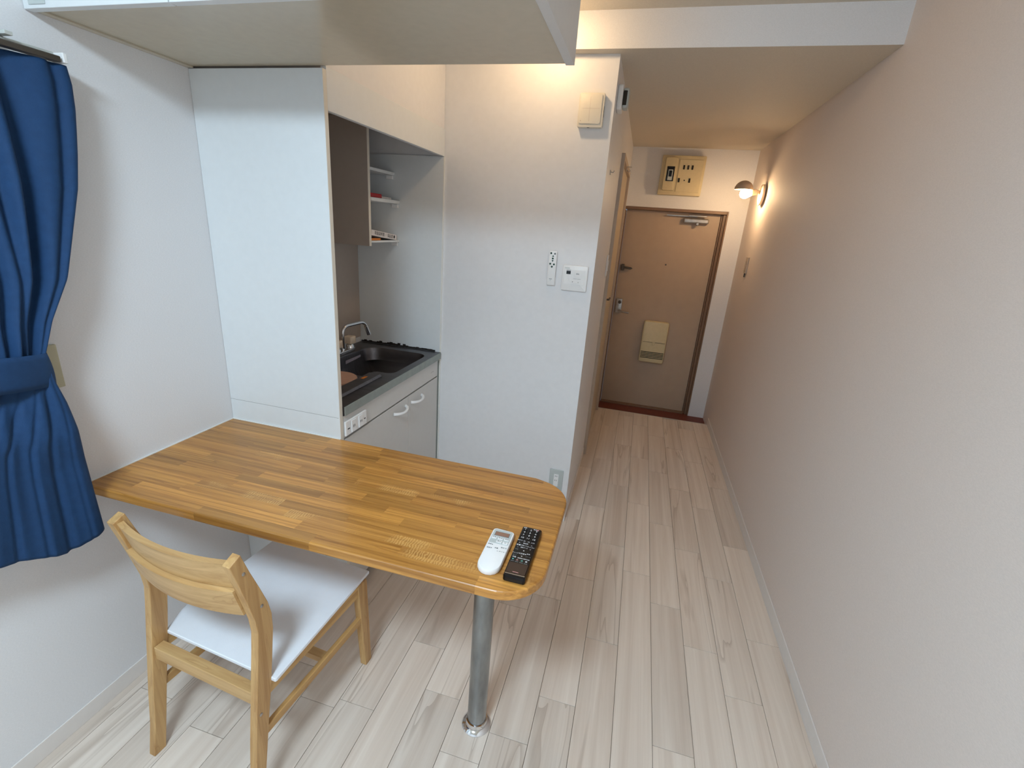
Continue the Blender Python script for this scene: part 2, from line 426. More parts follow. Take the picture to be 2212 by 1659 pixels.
# window behind the curtain
win = bpy.data.objects.new('window_1', None); COL.objects.link(win); win.location = (-0.06, (wy0 + wy1) / 2, wz0); win['kind'] = 'structure'
bm = B()
for d in ((-.09, -.03, wy0, wy0 + .035, wz0, wz1), (-.09, -.03, wy1 - .035, wy1, wz0, wz1), (-.09, -.03, wy0 + .035, wy1 - .035, wz0, wz0 + .035), (-.09, -.03, wy0 + .035, wy1 - .035, wz1 - .035, wz1), (-.08, -.04, -1.15, -1.11, wz0 + .035, wz1 - .035)):
    box(bm, *d, bev=0.002, seg=1)
obj('window_frame', bm, 'rail', win)
for a, b in ((wy0 + .036, -1.151), (-1.109, wy1 - .036)): part('pane', 'glass', win, (-.063, -.058, a, b, wz0 + .036, wz1 - .036))

# ---------------------------------------------------------------- kitchen recess surround (built-in board box)
ks = thing('kitchen_surround', (0.23, 0.43, 0), 'white laminate boxed surround of the kitchen niche with side panel and valance', 'cabinetry')
o = part('side_panel', 'laminate', ks, (0.001, XK, 0.0, 0.018, 0.001, 1.842), bev=0.0008)
part('joint', 'grey_ink', o, (0.002, XK - 0.004, -0.0003, 0.001, 0.7990, 0.7998))
part('edge_band', 'edge_band', o, (XK, XK + 0.0008, 0.001, 0.017, 0.001, 1.842), label='cream edge band')
part('valance', 'laminate', ks, (XK - 0.018, XK, 0.0185, YP - 0.001, 1.742, 1.852), bev=0.001)
part('upper_panel', 'partition', ks, (XK - 0.018, XK - 0.004, 0.0185, YP - 0.001, 1.8525, ZC - 0.001))
part('top_panel', 'laminate_niche_shaded', ks, (0.001, XK - 0.019, 0.0185, YP - 0.009, 1.846, 1.858))
part('wall_lining', 'laminate', ks, (0.001, XK - 0.002, YP - 0.008, YP - 0.001, 0.803, 1.741))
part('back_lining', 'laminate_niche_shaded', ks, (0.0005, 0.004, 0.0185, YP - 0.009, 0.86, 1.845))
o = part('edge_trim', 'silicone', ks, (XK - 0.002, XK + 0.003, YP - 0.009, YP - 0.001, 0.001, 1.741))
part('filler_strip', 'steel_rim', ks, (XK - 0.03, XK - 0.004, 0.830, YP - 0.010, 0.001, 0.800), bev=0.001, label='pale green grey filler strip')
bm = B()
prev = None
for i in range(28):       # uneven dark sealant along the top edge of the sink counter
    xx = 0.01 + 0.42 * i / 28; hh = 0.004 + 0.010 * random.random() * (1 if i < 18 else 0.35)
    box(bm, xx, xx + 0.42 / 28, YP - 0.0115, YP - 0.008, 0.836, 0.838 + hh)
o = obj('sealant_joint', bm, 'mould', ks); o['label'] = 'dark stained sealant joint'
part('lower_lining', 'laminate_grey', ks, (0.001, XK - 0.004, YP - 0.0075, YP - 0.001, 0.001, 0.8025))

# sink cabinet
cab = thing('sink_cabinet', (0.23, 0.42, 0), 'pale grey kitchen base cabinet with two doors under the sink', 'cabinet')
bm = B()
for d in ((0.006, XK - 0.021, 0.020, 0.036, 0.001, 0.7985), (0.006, XK - 0.021, 0.813, 0.829, 0.001, 0.7985), (0.006, 0.012, 0.0365, 0.8125, 0.001, 0.66), (0.0125, XK - 0.021, 0.0365, 0.8125, 0.060, 0.076)): box(bm, *d)
obj('carcass', bm, 'laminate_grey', cab)
part('fascia', 'laminate_grey', cab, (XK - 0.0195, XK, 0.020, 0.829, 0.7160, 0.7995), bev=0.001)
for (a, b, ha, hb) in ((0.020, 0.5085, 0.375, 0.485), (0.5105, 0.829, 0.535, 0.645)):
    d = part('door', 'laminate_grey', cab, (XK - 0.0195, XK, a, b, 0.06, 0.7085), bev=0.0012)
    bm = B(); zc = 0.672
    pts = []
    for k in range(13):
        t = k / 12; yy = ha + (hb - ha) * t
        xx = XK + 0.026 * math.sin(PI * t) ** 0.55; pts.append((xx, yy, zc - 0.004 * math.sin(PI * t)))
    tube(bm, pts, [0.0055 + 0.002 * (1 - math.sin(PI * k / 12)) for k in range(13)], 10)
    obj('handle', bm, 'white_plastic', d, smooth=True)
part('kick_plate', 'seam', cab, (XK - 0.06, XK - 0.045, 0.020, 0.829, 0.001, 0.06))
bm = B(); text('maker_mark', '▪ ━━', 0.012, frame_mtx((XK + 0.0004, 0.765, 0.752), (0, 1, 0), (0, 0, 1)), 'grey_ink', cab); bm.free()
# power socket strip on the fascia
ps = thing('power_socket', (XK + 0.004, 0.085, 0.715), 'white wall-type double socket strip on kitchen fascia beside the side panel', 'socket')
part('plate', 'white_plastic', ps, (XK + 0.0003, XK + 0.008, 0.022, 0.155, 0.722, 0.777), bev=0.002)
for yy in (0.066, 0.112):
    part('socket_face', 'white_plastic', ps, (XK + 0.0085, XK + 0.012, yy - 0.013, yy + 0.013, 0.727, 0.772), bev=0.001)
    for dy in (-.004, .004): part('slot', 'ink', ps, (XK + 0.0122, XK + 0.0128, yy + dy - .0009, yy + dy + .0009, 0.745, 0.754))
part('slot', 'ink', ps, (XK + 0.0082, XK + 0.0088, 0.032, 0.045, 0.7455, 0.749)); part('slot', 'ink', ps, (XK + 0.0082, XK + 0.0088, 0.137, 0.146, 0.7455, 0.749))

# steel sink counter with deep bowl and shallow well
sink = thing('sink_counter', (0.23, 0.42, 0.80), 'stainless steel sink counter, toned dark as shade, in the kitchen niche', 'sink')
deep = rrect(0.100, 0.425, 0.425, 0.780, [0.055, 0.075, 0.02, 0.04], 6)
shal = rrect(0.100, 0.335, 0.045, 0.415, [0.03, 0.02, 0.03, 0.03], 5)
def plate_hole(bm, outer, holes, z):
    es = []
    for loop in [outer] + holes:
        vs = [bm.verts.new((x, y, z)) for x, y in loop]
        es += [bm.edges.new((vs[i], vs[(i + 1) % len(vs)])) for i in range(len(vs))]
    bmesh.ops.triangle_fill(bm, use_beauty=True, edges=es)
bm = B()
ox0, ox1, oy0, oy1 = 0.006, XK + 0.006, 0.020, YP - 0.012
joint = [(0.104, 0.045)]
opening = [(0.100, 0.045), (0.335, 0.045), (0.335, 0.405), (0.340, 0.418), (0.352, 0.426)] + [p for p in rrect(0.100, 0.425, 0.425, 0.780, [0.055, 0.075, 0.0, 0.04], 6)]
# order the opening loop: start left-back, along left, front of well, then bowl front corner, right side, back
fl = rrect(0.100, 0.425, 0.425, 0.780, [0.055, 0.075, 0.0, 0.035], 6)
fr_corner = fl[-7:]            # x1 y0 corner, from 270 to 360 deg
rb = fl[0:7]; bb = fl[7:14]
loop = [(0.100, 0.045), (0.335, 0.045), (0.335, 0.400), (0.340, 0.416), (0.352, 0.425)] + fr_corner + rb + bb
plate_hole(bm, [(ox0, oy0), (ox1, oy0), (ox1, oy1), (ox0, oy1)], [loop], 0.835)
for a, b in (((ox0, oy0), (ox1, oy0)), ((ox1, oy1), (ox0, oy1)), ((ox0, oy1), (ox0, oy0))):
    v = [bm.verts.new((a[0], a[1], 0.835)), bm.verts.new((b[0], b[1], 0.835)), bm.verts.new((b[0], b[1], 0.801)), bm.verts.new((a[0], a[1], 0.801))]; bm.faces.new(v)
obj('counter_top', bm, 'steel', sink)
part('front_lip', 'steel_rim', sink, (XK + 0.0062, XK + 0.009, oy0, oy1, 0.801, 0.8352), bev=0.0008)
bm = B()
c = (0.262, 0.60)
loops = []
for (z, s) in ((0.835, 1.0), (0.828, 0.985), (0.80, 0.965), (0.775, 0.93)):
    loops.append([bm.verts.new((c[0] + (x - c[0]) * s if y > 0.41 else (0.1 + (x - 0.1) * 1.0), y if y < 0.41 else c[1] + (y - c[1]) * s, z if y > 0.41 else max(z, 0.797))) for x, y in loop])
for a, b in zip(loops, loops[1:]):
    n = len(a)
    for i in range(n):
        try: bm.faces.new((a[i], a[(i + 1) % n], b[(i + 1) % n], b[i]))
        except ValueError: pass
obj('basin_wall', bm, 'steel', sink, smooth=True)
bm = B()
def bowl(uu, vv):
    x = 0.101 + 0.330 * uu; y = 0.05 + 0.735 * vv
    s = min(max((y - 0.44) / 0.13, 0), 1); s = s * s * (3 - 2 * s)
    e = min(1, min(uu, 1 - uu, (1 - vv) * 2.0) / 0.16); e = e * (2 - e)
    return (x, y, 0.796 - 0.115 * s * e)
grid(bm, bowl, 24, 40)
obj('basin_floor', bm, 'steel', sink, smooth=True)
bm = B()
prism(bm, [(0.338, 0.8353), (0.404, 0.8353), (0.398, 0.846), (0.346, 0.846)], 'y', 0.022, 0.372, bev=0.002)
o = obj('front_ledge', bm, 'steel', sink); 
part('orange_sticker', 'orange', o, (0.358, 0.372, 0.285, 0.318, 0.8462, 0.8465), label='small orange sticker')
part('grey_label', 'sticker_grey', sink, (0.1045, 0.1052, 0.562, 0.688, 0.789, 0.813), label='grey label on the inside of the bowl')
bm = B(); lathe(bm, [(0.0, 0), (0.090, 0), (0.092, 0.003), (0.092, 0.009), (0.089, 0.012), (0, 0.012)], (0.197, 0.343, 0.7968), 40, cap=False)
tag(obj('round_lid', bm, 'lid', smooth=True, loc=(0.197, 0.343, 0.7968)), 'pinkish beige round disc lying in the shallow left end of the sink', 'lid')

# faucet
fa = thing('faucet', (0.062, 0.607, 0.835), 'chrome two-handle faucet with ivory square knobs behind the sink', 'faucet')
bm = B(); prism(bm, rrect(0.042, 0.088, 0.53, 0.685, 0.02, 5), 'z', 0.8355, 0.852, bev=0.003); obj('base', bm, 'chrome', fa, smooth=True)
for yy in (0.553, 0.660):
    bm = B(); lathe(bm, [(0.021, 0), (0.019, 0.010), (0.012, 0.020)], (0.066, yy, 0.8525), 20)
    st = obj('valve', bm, 'chrome', fa, smooth=True)
    bm = B(); prism(bm, rrect(0.044, 0.088, yy - 0.022, yy + 0.022, 0.006, 3), 'z', 0.873, 0.908, bev=0.004); obj('knob', bm, 'knob', st, smooth=True)
bm = B()
sp = [(0.064, 0.607, 0.852), (0.064, 0.607, 0.93)]
for k in range(1, 9):
    a = PI / 2 * k / 8; sp.append((0.064 + 0.006 * (1 - math.cos(a)), 0.607 + 0.035 * (1 - math.cos(a)), 0.93 + 0.033 * math.sin(a)))
sp += [(0.088, 0.725, 0.966)]
for k in range(1, 7):
    a = math.radians(75) * k / 6; sp.append((0.088 + 0.012 * math.sin(a), 0.725 + 0.030 * math.sin(a), 0.966 - 0.028 * (1 - math.cos(a))))
obj_sp = sp
tube(bm, sp, 0.0085, 12); so = obj('spout', bm, 'chrome', fa, smooth=True)
bm = B(); tube(bm, [sp[-1], (sp[-1][0] + 0.006, sp[-1][1] + 0.014, sp[-1][2] - 0.045)], [0.0105, 0.0115], 14); obj('nozzle', bm, 'chrome', so, smooth=True)

# open wall cabinet in the niche
wc = thing('wall_cabinet', (0.12, 0.72, 1.342), 'narrow open wall cabinet with three shelves in the kitchen niche', 'cabinet')
o = part('side_panel', 'laminate_niche_shaded', wc, (0.0045, 0.232, 0.585, 0.602, 1.342, 1.844), bev=0.0008)
part('edge_band', 'edge_band', o, (0.2322, 0.2332, 0.5855, 0.6015, 1.343, 1.844), label='cream edge band')
for (x1, z0, z1) in ((0.210, 1.652, 1.664), (0.236, 1.5285, 1.5425), (0.233, 1.3565, 1.3645)):
    s = part('shelf', 'laminate', wc, (0.0045, x1, 0.6025, YP - 0.009, z0, z1), bev=0.0008)
    part('bracket', 'white_plastic', s, (x1 - 0.04, x1 - 0.006, YP - 0.018, YP - 0.0095, z0 - 0.018, z0 - 0.0005), bev=0.002)
# things on its shelves
bk = thing('booklet', (0.18, 0.68, 1.5430), 'red covered booklet lying on the middle shelf of the niche cabinet', 'booklet')
part('pages', 'paper', bk, (0.05, 0.226, 0.612, 0.700, 1.5445, 1.5560)); part('cover', 'red', bk, (0.049, 0.228, 0.610, 0.702, 1.5562, 1.5600), bev=0.001); part('cover', 'red', bk, (0.049, 0.228, 0.610, 0.702, 1.5430, 1.5443), bev=0.0005)
part('spine', 'red', bk, (0.2262, 0.2285, 0.610, 0.702, 1.5443, 1.5562))
o = part('folded_paper', 'paper', None, (0.06, 0.222, 0.712, 0.800, 1.5430, 1.5520), bev=0.002, loc=(0.14, 0.75, 1.543)); tag(o, 'folded white paper on the middle shelf beside the red booklet', 'paper')
mn = thing('manual', (0.14, 0.73, 1.365), 'white thick manual with printed spine leaning on the lowest niche shelf', 'booklet')
R = Matrix.Translation((0, 0.72, 1.388)) @ Matrix.Rotation(math.radians(-6), 4, 'X') @ Matrix.Translation((0, -0.72, -1.388))
bm = B(); box(bm, 0.06, 0.228, 0.612, 0.835, 1.376, 1.400, bev=0.001, rot=R); obj('book_block', bm, 'paper', mn)
text('spine_print', '取扱説明書 ・ 保証書 ■', 0.017, R @ frame_mtx((0.2283, 0.728, 1.388), (0, 1, 0), (0, 0, 1)), 'ink', mn)
o = part('pamphlet', 'orange', None, (0.09, 0.226, 0.606, 0.692, 1.3650, 1.3740), bev=0.001, loc=(0.16, 0.65, 1.365)); tag(o, 'orange pamphlet on the lowest niche shelf under the white manual', 'booklet')

# ---------------------------------------------------------------- overhead cupboard
oc = thing('overhead_cupboard', (0.57, -0.19, 1.843), 'large white overhead cupboard with doors hanging above the wooden counter', 'cupboard')
XL = 1.152
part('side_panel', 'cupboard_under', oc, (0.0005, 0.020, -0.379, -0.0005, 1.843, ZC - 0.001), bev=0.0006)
part('side_panel', 'cupboard_edge', oc, (XL - 0.021, XL, -0.379, 0.0, 1.843, ZC - 0.001), bev=0.0006)
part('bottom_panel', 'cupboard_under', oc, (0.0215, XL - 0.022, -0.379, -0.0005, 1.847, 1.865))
part('back_panel', 'laminate', oc, (0.0215, XL - 0.022, -0.0055, -0.0005, 1.866, ZC - 0.001))
for a, b in ((0.002, 0.3945), (0.3975, 0.7735), (0.7765, XL)):
    d = part('door', 'laminate', oc, (a, b, -0.400, -0.381, 1.8405, ZC - 0.012), bev=0.0012)
    part('handle_recess', 'grey_plastic', d, (a + 0.018, a + 0.066, -0.4016, -0.4002, 1.8475, 1.862), bev=0.0006)
for xx in (0.055, 0.205):
    part('screw', 'dark_metal', oc, (xx, xx + 0.008, -0.379 + 0.002, -0.370, 1.8455, 1.8468))

# ---------------------------------------------------------------- wooden counter table: staves cut from one rounded board
tb = thing('counter_table', (1.09, -0.29, 0), 'honey oak laminated counter table with one steel leg, fixed to left wall', 'table')
def board(z0, z1, bev, inset=0.0):
    bm = B()
    pl = rrect(0.001, TX - inset, TY + inset, -0.001, [0.115, 0, 0, 0.105], 12)
    prism(bm, pl, 'z', z0, z1)
    es = [e for e in bm.edges if abs(e.verts[0].co.z - e.verts[1].co.z) < 1e-6 and not all(v.co.y > -0.002 for v in e.verts) and not all(v.co.x < 0.002 for v in e.verts)]
    if bev: bmesh.ops.bevel(bm, geom=es, offset=bev, segments=3, profile=0.5, affect='EDGES')
    return bm
bm = board(TZ - TT - 0.0015, TZ - TT, 0, inset=0.012)
obj('underside', bm, 'oak', tb)
bm0 = board(TZ - TT, TZ, 0.0055)
bmesh.ops.recalc_face_normals(bm0, faces=bm0.faces[:])
rows = 15
rng = random.Random(21)
ROWH = (0 - TY) / rows
def cut(bm, co, no):
    res = bmesh.ops.bisect_plane(bm, geom=bm.verts[:] + bm.edges[:] + bm.faces[:], plane_co=co, plane_no=no, clear_outer=True)
    es = [g for g in res['geom_cut'] if isinstance(g, bmesh.types.BMEdge)]
    if es: bmesh.ops.contextual_create(bm, geom=es)
for i in range(rows):
    ya, yb = TY + ROWH * i, TY + ROWH * (i + 1)
    x = -rng.uniform(0.0, 0.30)
    while x < TX:
        ln = rng.choice((0.20, 0.28, 0.34, 0.42, 0.52))
        xa, xb = x, x + ln
        if TX - xb < 0.06: xb = TX + 0.01
        x = xb
        if xb < 0.02: continue
        if xa < 0.02: xa = -0.01
        bm = bm0.copy()
        if i > 0: cut(bm, (0, ya + 0.00005, 0), (0, -1, 0))
        if i < rows - 1: cut(bm, (0, yb - 0.00005, 0), (0, 1, 0))
        if xa > 0: cut(bm, (xa + 0.00005, 0, 0), (-1, 0, 0))
        if xb < TX: cut(bm, (xb - 0.00005, 0, 0), (1, 0, 0))
        if len(bm.faces) < 4: bm.free(); continue
        mx_ = (max(xa, 0) + min(xb, TX)) / 2
        mat = 'oak_ray' if ((i == 8 and .75 < mx_ < 1.12) or (i == 2 and mx_ > .68) or (i == 1 and mx_ > 1.0) or (i in (3, 9) and .25 < mx_ < .5)) else 'oak'
        o = obj('stave', bm, mat, tb)
        for p in o.data.polygons: p.use_smooth = False
bm0.free()
bm = B(); lathe(bm, [(0.0285, 0.012), (0.0285, TZ - TT - 0.0016)], (1.094, -0.292, 0), 40); obj('leg', bm, 'steel_leg', tb, smooth=True)
bm = B(); lathe(bm, [(0.0, 0.0), (0.044, 0.0), (0.045, 0.004), (0.040, 0.010), (0.034, 0.013), (0.0325, 0.028), (0.0290, 0.029), (0.0289, 0.001)], (1.094, -0.292, 0.0005), 48, cap=False); obj('foot_flange', bm, 'chrome', tb, smooth=True)
bm = B(); box(bm, 0.0008, 0.0040, TY + 0.002, -0.0005, TZ + 0.0001, TZ + 0.003); box(bm, 0.004, XK, -0.0035, -0.0006, TZ + 0.0001, TZ + 0.003)
o = obj('sealant', bm, 'silicone', tb); o['label'] = 'white sealant line'

# ---------------------------------------------------------------- remotes on the table
rz0 = TZ
ar = thing('air_conditioner_remote', (1.142, -0.392, rz0), 'white air conditioner remote with small brown display lying on the counter', 'remote control')
bm = B()
pl = []
for k in range(9): a = PI * k / 8 + PI; pl.append((1.1425 + 0.0275 * math.cos(a), -0.441 + 0.027 * math.sin(a)))
pl = pl + [(1.1705, -0.330)]
for k in range(1, 6): a = PI / 2 * k / 5; pl.append((1.1605 + 0.010 * math.cos(a), -0.324 + 0.010 * math.sin(a)))
for k in range(6): a = PI / 2 + PI / 2 * k / 5; pl.append((1.1240 + 0.010 * math.cos(a), -0.322 + 0.010 * math.sin(a)))
pl.append((1.1140, -0.345))
prism(bm, pl, 'z', rz0 + 0.0003, rz0 + 0.0170, bev=0.004); body = obj('body', bm, 'white_plastic', ar, smooth=True)
zt = rz0 + 0.0170
bm = B(); prism(bm, rrect(1.1185, 1.1660, -0.3730, -0.3185, [0.006, 0.006, 0.002, 0.002], 4), 'z', zt, zt + 0.0004); obj('control_face', bm, 'grey_plastic', ar)
part('display_frame', 'grey_ink', ar, (1.1235, 1.1610, -0.3435, -0.3270, zt + 0.0004, zt + 0.0007)); part('display', 'lcd', ar, (1.1250, 1.1595, -0.3422, -0.3283, zt + 0.0007, zt + 0.0009), label='brown liquid crystal display')
def flat(x, y, z): return frame_mtx((x, y, z), (1, 0, 0), (0, 1, 0))
for (bx, by_, w_, s_) in ((1.1265, -.3525, .0125, '冷房'), (1.1425, -.3525, .0125, '除湿'), (1.1585, -.3525, .0125, '暖房'), (1.1425, -.3655, .0135, '停止'), (1.1585, -.3670, .0125, '切')):
    bt = part('button', 'white_plastic', ar, (bx - w_ / 2, bx + w_ / 2, by_ - .0045, by_ + .0045, zt + 0.0004, zt + 0.0019), bev=0.0006)
    text('print', s_, 0.0052, flat(bx, by_ + 0.0005, zt + 0.0020), 'grey_ink', bt, ext=0.0001)
for (bx, by_, s_) in ((1.1255, -.3790, '温度▲'), (1.1265, -.3930, '温度▼'), (1.1430, -.3895, '風量'), (1.1600, -.3840, '風向 切'), (1.1580, -.3990, '入 タイマー')):
    text('print', s_, 0.0045, flat(bx, by_, zt + 0.0002), 'grey_ink', ar, ext=0.0001)

tv = thing('television_remote', (1.2075, -0.376, rz0), 'long black television remote with white number keys near the table corner', 'remote control')
bm = B(); prism(bm, rrect(1.183, 1.2325, -0.470, -0.281, 0.004, 3), 'z', rz0 + 0.0005, rz0 + 0.0175, bev=0.003); obj('body', bm, 'black_plastic', tv, smooth=True)
zt = rz0 + 0.0175
part('lower_panel', 'brown_gloss', tv, (1.1855, 1.2300, -0.4600, -0.4235, zt, zt + 0.0004), bev=0.0002, label='glossy dark brown lower panel')
part('metal_strip', 'lock_metal', tv, (1.1850, 1.2305, -0.4635, -0.4618, zt + 0.0001, zt + 0.0008), label='thin silver strip')
text('maker_mark', '▬▬▬', 0.0045, flat(1.2075, -0.4545, zt + 0.0006), 'pink_ink', tv, ext=0.0001)
n = 1
for rr_ in range(4):
    for cc_ in range(3):
        bx, by_ = 1.1925 + 0.0145 * cc_, -0.2955 - 0.0115 * rr_
        kb = part('key', 'black_plastic', tv, (bx - .0055, bx + .0055, by_ - .0042, by_ + .0042, zt, zt + 0.0012), bev=0.0005)
        text('print', str(n), 0.0085, flat(bx, by_, zt + 0.0013), 'white_ink', kb, ext=0.0001); n += 1
text('print', '画面', 0.0042, flat(1.1905, -0.2875, zt + 0.0002), 'white_ink', tv, ext=0.0001)
text('print', '電源', 0.0042, flat(1.2160, -0.2880, zt + 0.0002), 'white_ink', tv, ext=0.0001)
part('power_key', 'pink_ink', tv, (1.2205, 1.2260, -0.2900, -0.2868, zt, zt + 0.0010), bev=0.0004, label='small pinkish power key')
for (bx, by_, s_, mt, sz) in ((1.1900, -.3405, '地デジ', 'white_ink', .0042), (1.2010, -.3410, 'BS', 'white_ink', .0045), (1.2115, -.3415, 'CS', 'white_ink', .0045), (1.2220, -.3420, '入力', 'white_ink', .0045),
        (1.1905, -.3500, '+', 'white_ink', .0060), (1.1905, -.3590, '音量', 'white_ink', .0055), (1.1905, -.3680, '−', 'white_ink', .0060), (1.2060, -.3500, '番組表', 'white_ink', .0042), (1.2060, -.3585, '録画リスト', 'white_ink', .0036), (1.2060, -.3665, '連動データ', 'white_ink', .0036),
        (1.2215, -.3530, '∧', 'white_ink', .006), (1.2215, -.3600, 'チャンネル', 'white_ink', .0035), (1.2215, -.3680, '∨', 'white_ink', .006), (1.1900, -.3760, '消音', 'grey_ink', .004), (1.1905, -.3900, 'クイック', 'white_ink', .0038),
        (1.2000, -.3890, '◀', 'white_ink', .0042), (1.2078, -.3770, '▲', 'white_ink', .0042), (1.2078, -.3890, '決定', 'white_ink', .0052), (1.2155, -.3890, '▶', 'white_ink', .0042), (1.2078, -.3985, '▼', 'white_ink', .0042), (1.2215, -.3860, '戻る', 'white_ink', .0042),
        (1.1910, -.3980, '終了', 'grey_ink', .0050), (1.2225, -.3960, 'dデータ', 'grey_ink', .0038), (1.1915, -.4050, '字幕', 'white_ink', .0046), (1.2070, -.4060, '画面表示', 'white_ink', .0036), (1.2215, -.4060, '音声切換', 'white_ink', .0036),
        (1.1905, -.4130, '青', 'teal_print', .0052), (1.2010, -.4140, '赤', 'pink_ink', .0052), (1.2120, -.4140, '緑', 'teal_print', .0052), (1.2225, -.4140, '黄', 'white_ink', .0056),
        (1.1905, -.4195, '■■■', 'grey_ink', .003), (1.2010, -.4200, '■■■', 'grey_ink', .003), (1.2120, -.4205, '■■■', 'grey_ink', .003), (1.2225, -.4210, '■■■', 'grey_ink', .003)):
    text('print', s_, sz, flat(bx, by_, zt + 0.0002), mt, tv, ext=0.0001)

# ---------------------------------------------------------------- chair (built in its own frame, turned -4.5 deg)
TH = math.radians(-4.5)
cc = Vector((0.493, -0.370))
loc = (cc.x * math.cos(TH) - cc.y * math.sin(TH), cc.x * math.sin(TH) + cc.y * math.cos(TH), 0)
ch = thing('chair', loc, 'pale wooden chair with low curved backrest and white seat, pushed under the counter', 'chair', rz=TH)
def cobj(name, bm, mat, par=None, smooth=False):
    bmesh.ops.translate(bm, vec=(-cc.x, -cc.y, 0), verts=bm.verts[:])
    return obj(name, bm, mat, par or ch, smooth=smooth, local=True)
back = [(-.634, 0), (-.616, .10), (-.604, .20), (-.590, .30), (-.576, .40), (-.566, .47), (-.560, .52), (-.563, .56), (-.576, .62), (-.590, .68), (-.606, .744)]
front = [(-.577, .757), (-.560, .70), (-.540, .64), (-.523, .585), (-.516, .545), (-.517, .50), (-.527, .43), (-.541, .34), (-.560, .24), (-.581, .12), (-.602, 0)]
for (x0, x1) in ((.304, .326), (.663, .685)):
    bm = B(); prism(bm, back + front, 'x', x0, x1, bev=0.0018); lg = cobj('rear_leg', bm, 'chair_z')
    if x0 > .5:
        for (yy, zz) in ((-.576, .706), (-.541, .588), (-.580, .285)):
            bm = B(); lathe(bm, [(0, 0.0026), (0.0025, 0.0022), (0.0045, 0.0010), (0.0045, 0.0)], (x1, yy, zz), 12, axis='x', cap=False); cobj('screw', bm, 'lock_metal', lg, smooth=True)
for (x0, x1) in ((.305, .328), (.660, .683)):
    bm = B()
    prism(bm, [(-.170, 0), (-.194, .351), (-.148, .351), (-.138, 0)], 'x', x0, x1, bev=0.003); cobj('front_leg', bm, 'chair_z')
for (x0, x1) in ((.308, .323), (.667, .681)):
    bm = B(); box(bm, x0, x1, -.545, -.192, .312, .351, bev=.0015); cobj('side_apron', bm, 'chair_y')
    bm = B(); box(bm, x0, x1, -.585, -.175, .196, .221, bev=.0015); s_ = cobj('side_stretcher', bm, 'chair_y')
bm = B(); box(bm, .3285, .6595, -.182, -.164, .312, .351, bev=.0015); cobj('front_rail', bm, 'chair_x')
bm = B(); box(bm, .3262, .6628, -.580, -.553, .303, .343, bev=.002); cobj('rear_rail', bm, 'chair_x')
bm = B(); box(bm, .3235, .6665, -.352, -.326, .198, .218, bev=.0015); cobj('cross_stretcher', bm, 'chair_x')
def slat(z0, z1, th, off, bow):
    bm = B(); n = 16; rows_ = []
    for i in range(n + 1):
        t = i / n; x = .3262 + (.6628 - .3262) * t; d = -bow * (1 - (2 * t - 1) ** 2) + off
        ring = []
        for (zz, dd) in ((z0, 0), (z1, 0), (z1, th), (z0, th)):
            yy = -.566 - .243 * (zz - .60) - th / 2 + dd + d
            ring.append(bm.verts.new((x, yy, zz)))
        rows_.append(ring)
    for a, b in zip(rows_, rows_[1:]):
        for k in range(4): bm.faces.new((a[k], a[(k + 1) % 4], b[(k + 1) % 4], b[k]))
    bm.faces.new(rows_[0]); bm.faces.new(rows_[-1][::-1])
    es = [e for e in bm.edges if e.calc_face_angle(0) > 1.0]
    bmesh.ops.bevel(bm, geom=es, offset=0.0025, segments=2, affect='EDGES')
    return bm
cobj('upper_back_slat', slat(.662, .740, .015, .010, .026), 'chair_x', smooth=True)
cobj('lower_back_slat', slat(.578, .6605, .021, .0, .026), 'chair_x', smooth=True)
bm = B(); prism(bm, [(.322, -.540), (.697, -.540), (.699, -.535), (.676, -.126), (.284, -.126), (.284, -.44), (.292, -.475), (.318, -.534)], 'z', .3515, .3625, bev=.002); cobj('seat', bm, 'seat')

# ---------------------------------------------------------------- curtain, tieback, rail
rl = thing('curtain_rail', (0.06, -1.3, 1.745), 'pale curtain rail on the left wall above the blue curtain', 'curtain rail')
part('track', 'rail', rl, (0.040, 0.062, -2.05, -0.400, 1.748, 1.760), bev=0.002); part('track', 'dark_metal', rl, (0.066, 0.088, -2.05, -0.405, 1.738, 1.750), bev=0.002)
for yy in (-0.50, -1.25, -1.95): part('bracket', 'rail', rl, (0.0005, 0.088, yy, yy + 0.014, 1.7605, 1.768), bev=0.001)
part('end_cap', 'white_plastic', rl, (0.040, 0.088, -0.4000, -0.391, 1.739, 1.759), bev=0.002, label='white end cap')
def lerp(tab, z):
    for (z0, v0), (z1, v1) in zip(tab, tab[1:]):
        if z >= z1:
            t = (z - z1) / (z0 - z1) if z0 != z1 else 0; t = min(max(t, 0), 1); return v1 + (v0 - v1) * t
    return tab[-1][1]
YRt = [(1.74, -.384), (1.70, -.382), (1.65, -.388), (1.55, -.408), (1.48, -.424), (1.38, -.458), (1.28, -.492), (1.19, -.542), (1.11, -.574), (1.05, -.568), (1.00, -.562), (.85, -.552), (.62, -.540)]
YLt = [(1.74, -1.02), (1.48, -.98), (1.28, -.91), (1.11, -.83), (1.05, -.83), (1.00, -.86), (.85, -.92), (.62, -.98)]
At = [(1.74, .020), (1.60, .022), (1.30, .018), (1.15, .014), (1.05, .008), (1.00, .014), (.85, .015), (.62, .016)]
Xt = [(1.74, .072), (1.60, .080), (1.30, .095), (1.11, .100), (1.05, .100), (1.00, .108), (.93, .118), (.85, .116), (.62, .108)]
VAL = [  # valleys between folds: position across the cloth at the top, at the tieback, at the hem; width; depth
    ((.055, .03, .085), .016, .5), ((.205, .075, .19), .030, 2.0), ((.30, .15, .30), .020, 1.1), ((.36, .24, .42), .022, 1.2), ((.47, .34, .55), .030, 1.5),
    ((.60, .47, .67), .028, 1.3), ((.72, .62, .78), .028, 1.5), ((.85, .78, .90), .028, 1.2)]
